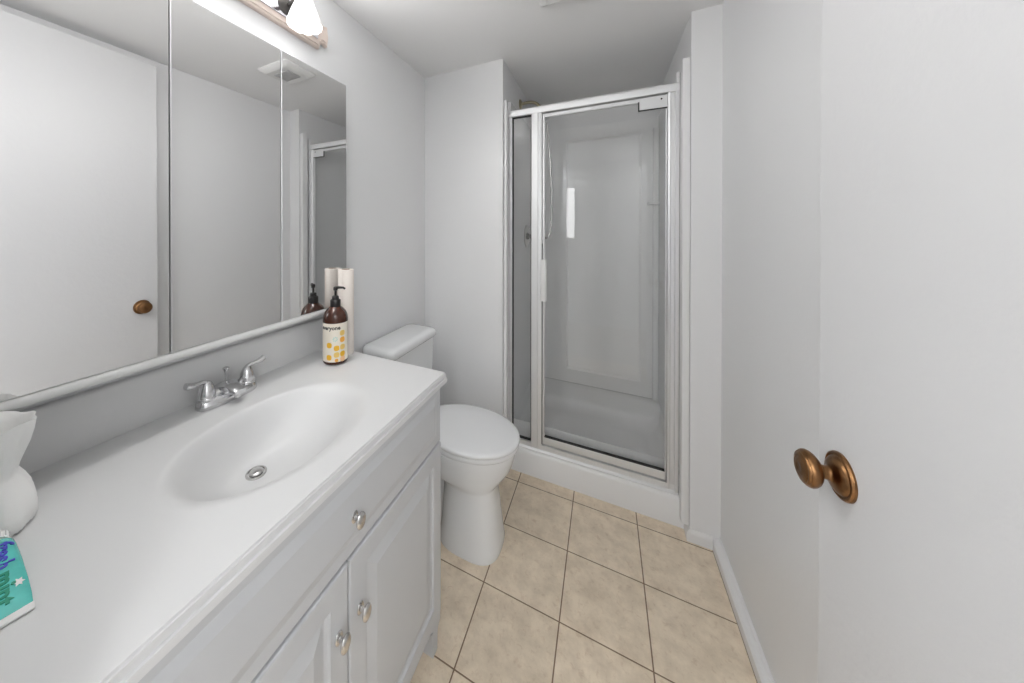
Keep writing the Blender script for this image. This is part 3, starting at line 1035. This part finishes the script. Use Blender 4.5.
lathe(b, [(.0185, .206), (.0190, .208), (.0190, .230), (.0175, .232), (.0130, .234), (.0120, .244), (.0100, .246), (.0042, .247), (.0042, .266), (.0075, .267), (.0080, .277), (.0060, .280), (.0001, .281)], (QX, QY, VZ), seg=28, cap=False)
nd = Vector((.70, .40, 0)).normalized()
p0 = Vector((QX, QY, VZ + .2755))
tube(b, [p0, p0 + nd * .012 + Vector((0, 0, .0015)), p0 + nd * .028 + Vector((0, 0, .001)), p0 + nd * .036 + Vector((0, 0, -.004))], [.0055, .005, .004, .0035], 12)
obj('pump', b, M['blackplastic'], sb, 45)

# tissue bunched up at the near end of the counter
tx, ty = -.900, .1265
b = B()
def tis(k_, t, n=72):
    """pinched, fluted tissue: t = height fraction"""
    pts = []
    return pts
levels = [(0.0, .052), (.012, .056), (.03, .056), (.05, .052), (.068, .044), (.082, .036), (.092, .033), (.102, .035), (.118, .041), (.136, .048), (.155, .053), (.172, .0555)]
R_ = []
n = 96
for i, (h, r) in enumerate(levels):
    ring = []
    for k_ in range(n):
        a = 2 * PI * k_ / n
        fl_ = .10 * math.sin(3 * a + .6) + .05 * math.sin(7 * a + i * .12) + .03 * math.sin(13 * a + 1.1)
        amp = .5 if h < .09 else .55
        rr_ = r * (1 + fl_ * amp)
        zz = h
        if i == 0:
            zz = .002 + .002 * (k_ % 2)
        if i == len(levels) - 1:
            zz = h + .004 * math.sin(2 * a + .4) + .002 * math.sin(5 * a)
        elif h > .11:
            zz = h + (.004 * math.sin(2 * a + .4) + .002 * math.sin(5 * a)) * (h - .10) / .07
        ring.append((tx + rr_ * math.cos(a), ty + rr_ * math.sin(a) * .92, VZ + zz))
    R_.append(ring)
for i in range(len(levels) - 1, 4, -1):      # inner face, leaving the top open like a flared sheet
    R_.append([(tx + (p[0] - tx) * .955, ty + (p[1] - ty) * .955, p[2] - .0015) for p in R_[i]])
loft(b, R_)
ti = obj('crumpled_tissue', b, M['tissue'], None, 60)
ti['label'] = 'white pinched tissue standing open at the near left end of the counter'
ti['category'] = 'tissue'

# toothpaste
tp = thing('toothpaste_tube', 'teal mint toothpaste tube lying on the counter in front of the tissue', 'toothpaste', (-.75, .112, VZ))
TA, TB = Vector((-.822, .1215)), Vector((-.672, .0985))
TD = (TB - TA).normalized()
TN = Vector((-TD.y, TD.x))
def tl(u, v, h):
    """along, across and above the tube's resting line"""
    p = TA + TD * u + TN * v
    return (p.x, p.y, VZ + h)
us_ = [0, .006, .018, .055, .095, .128, .146]
hw_ = [.012, .0165, .0185, .0225, .0262, .0285, .0290]
hz_ = [.011, .0125, .0125, .011, .0075, .0040, .0016]
rings = []
for u_, a_, c_ in zip(us_, hw_, hz_):
    rings.append([tl(u_, a_ * math.cos(2 * PI * k_ / 32), .0008 + c_ + c_ * math.sin(2 * PI * k_ / 32)) for k_ in range(32)])
tb = obj('tube', loft(B(), rings), M['teal'], tp, 50)
b = bx(.145, .158, -.030, .030, .001, .0036, bev=.0006, seg=1)
for v in b.verts:
    v.co = Vector(tl(v.co.x, v.co.y, v.co.z))
obj('crimp', b, M['white'], tp)
b = B()
q0 = tl(0, 0, .0135)
lathe(b, [(.0001, 0), (.0125, 0), (.0125, .018), (.0110, .022), (.0001, .022)], q0, (-TD.x, -TD.y, 0), 40,
      mod=lambda r, h, a, k_: (r * (1 + (.035 * math.cos(20 * a) if 0 < k_ < 3 else 0)), h))
cp = obj('cap', b, M['white'], tp, 30)
b = B()
for k_ in range(5):
    a = math.radians(20 + 28 * k_)
    yy_, zz_ = .0128 * math.cos(a), .0128 * math.sin(a)
    tube(b, [Vector(tl(-.004, yy_, .0135 + zz_)), Vector(tl(-.016, yy_, .0135 + zz_))], .0008, 6)
sub('cap_ribs', b, M['greyplastic'], cp)
def on_tube(bm_, u0, v0):
    for v in bm_.verts:
        u_, v_ = u0 + v.co.x, v0 + v.co.y
        a_, c_ = float(np.interp(u_, us_, hw_)), float(np.interp(u_, us_, hz_))
        q = min(1, abs(v_) / a_)
        v.co = Vector(tl(u_, v_, .0008 + c_ + c_ * math.sqrt(max(0, 1 - q * q)) + .0006 + v.co.z))
    return bm_
sub('lettering', on_tube(text_bm('fresh', .027, .0004, .0007), .018, -.0030), M['blueink'], tb)
sub('lettering', on_tube(text_bm('mint', .029, .0004, .0007), .078, -.0030), M['greenink'], tb)
b = B()
c0 = b.verts.new((0, 0, 0))
rg = [b.verts.new(((.0075 if k_ % 2 else .0040) * math.cos(2 * PI * k_ / 12), (.0055 if k_ % 2 else .0030) * math.sin(2 * PI * k_ / 12), 0)) for k_ in range(12)]
for k_ in range(12):
    b.faces.new((c0, rg[k_], rg[(k_ + 1) % 12]))
sub('printed_leaf', on_tube(b, .105, .0185), M['white'], tb)
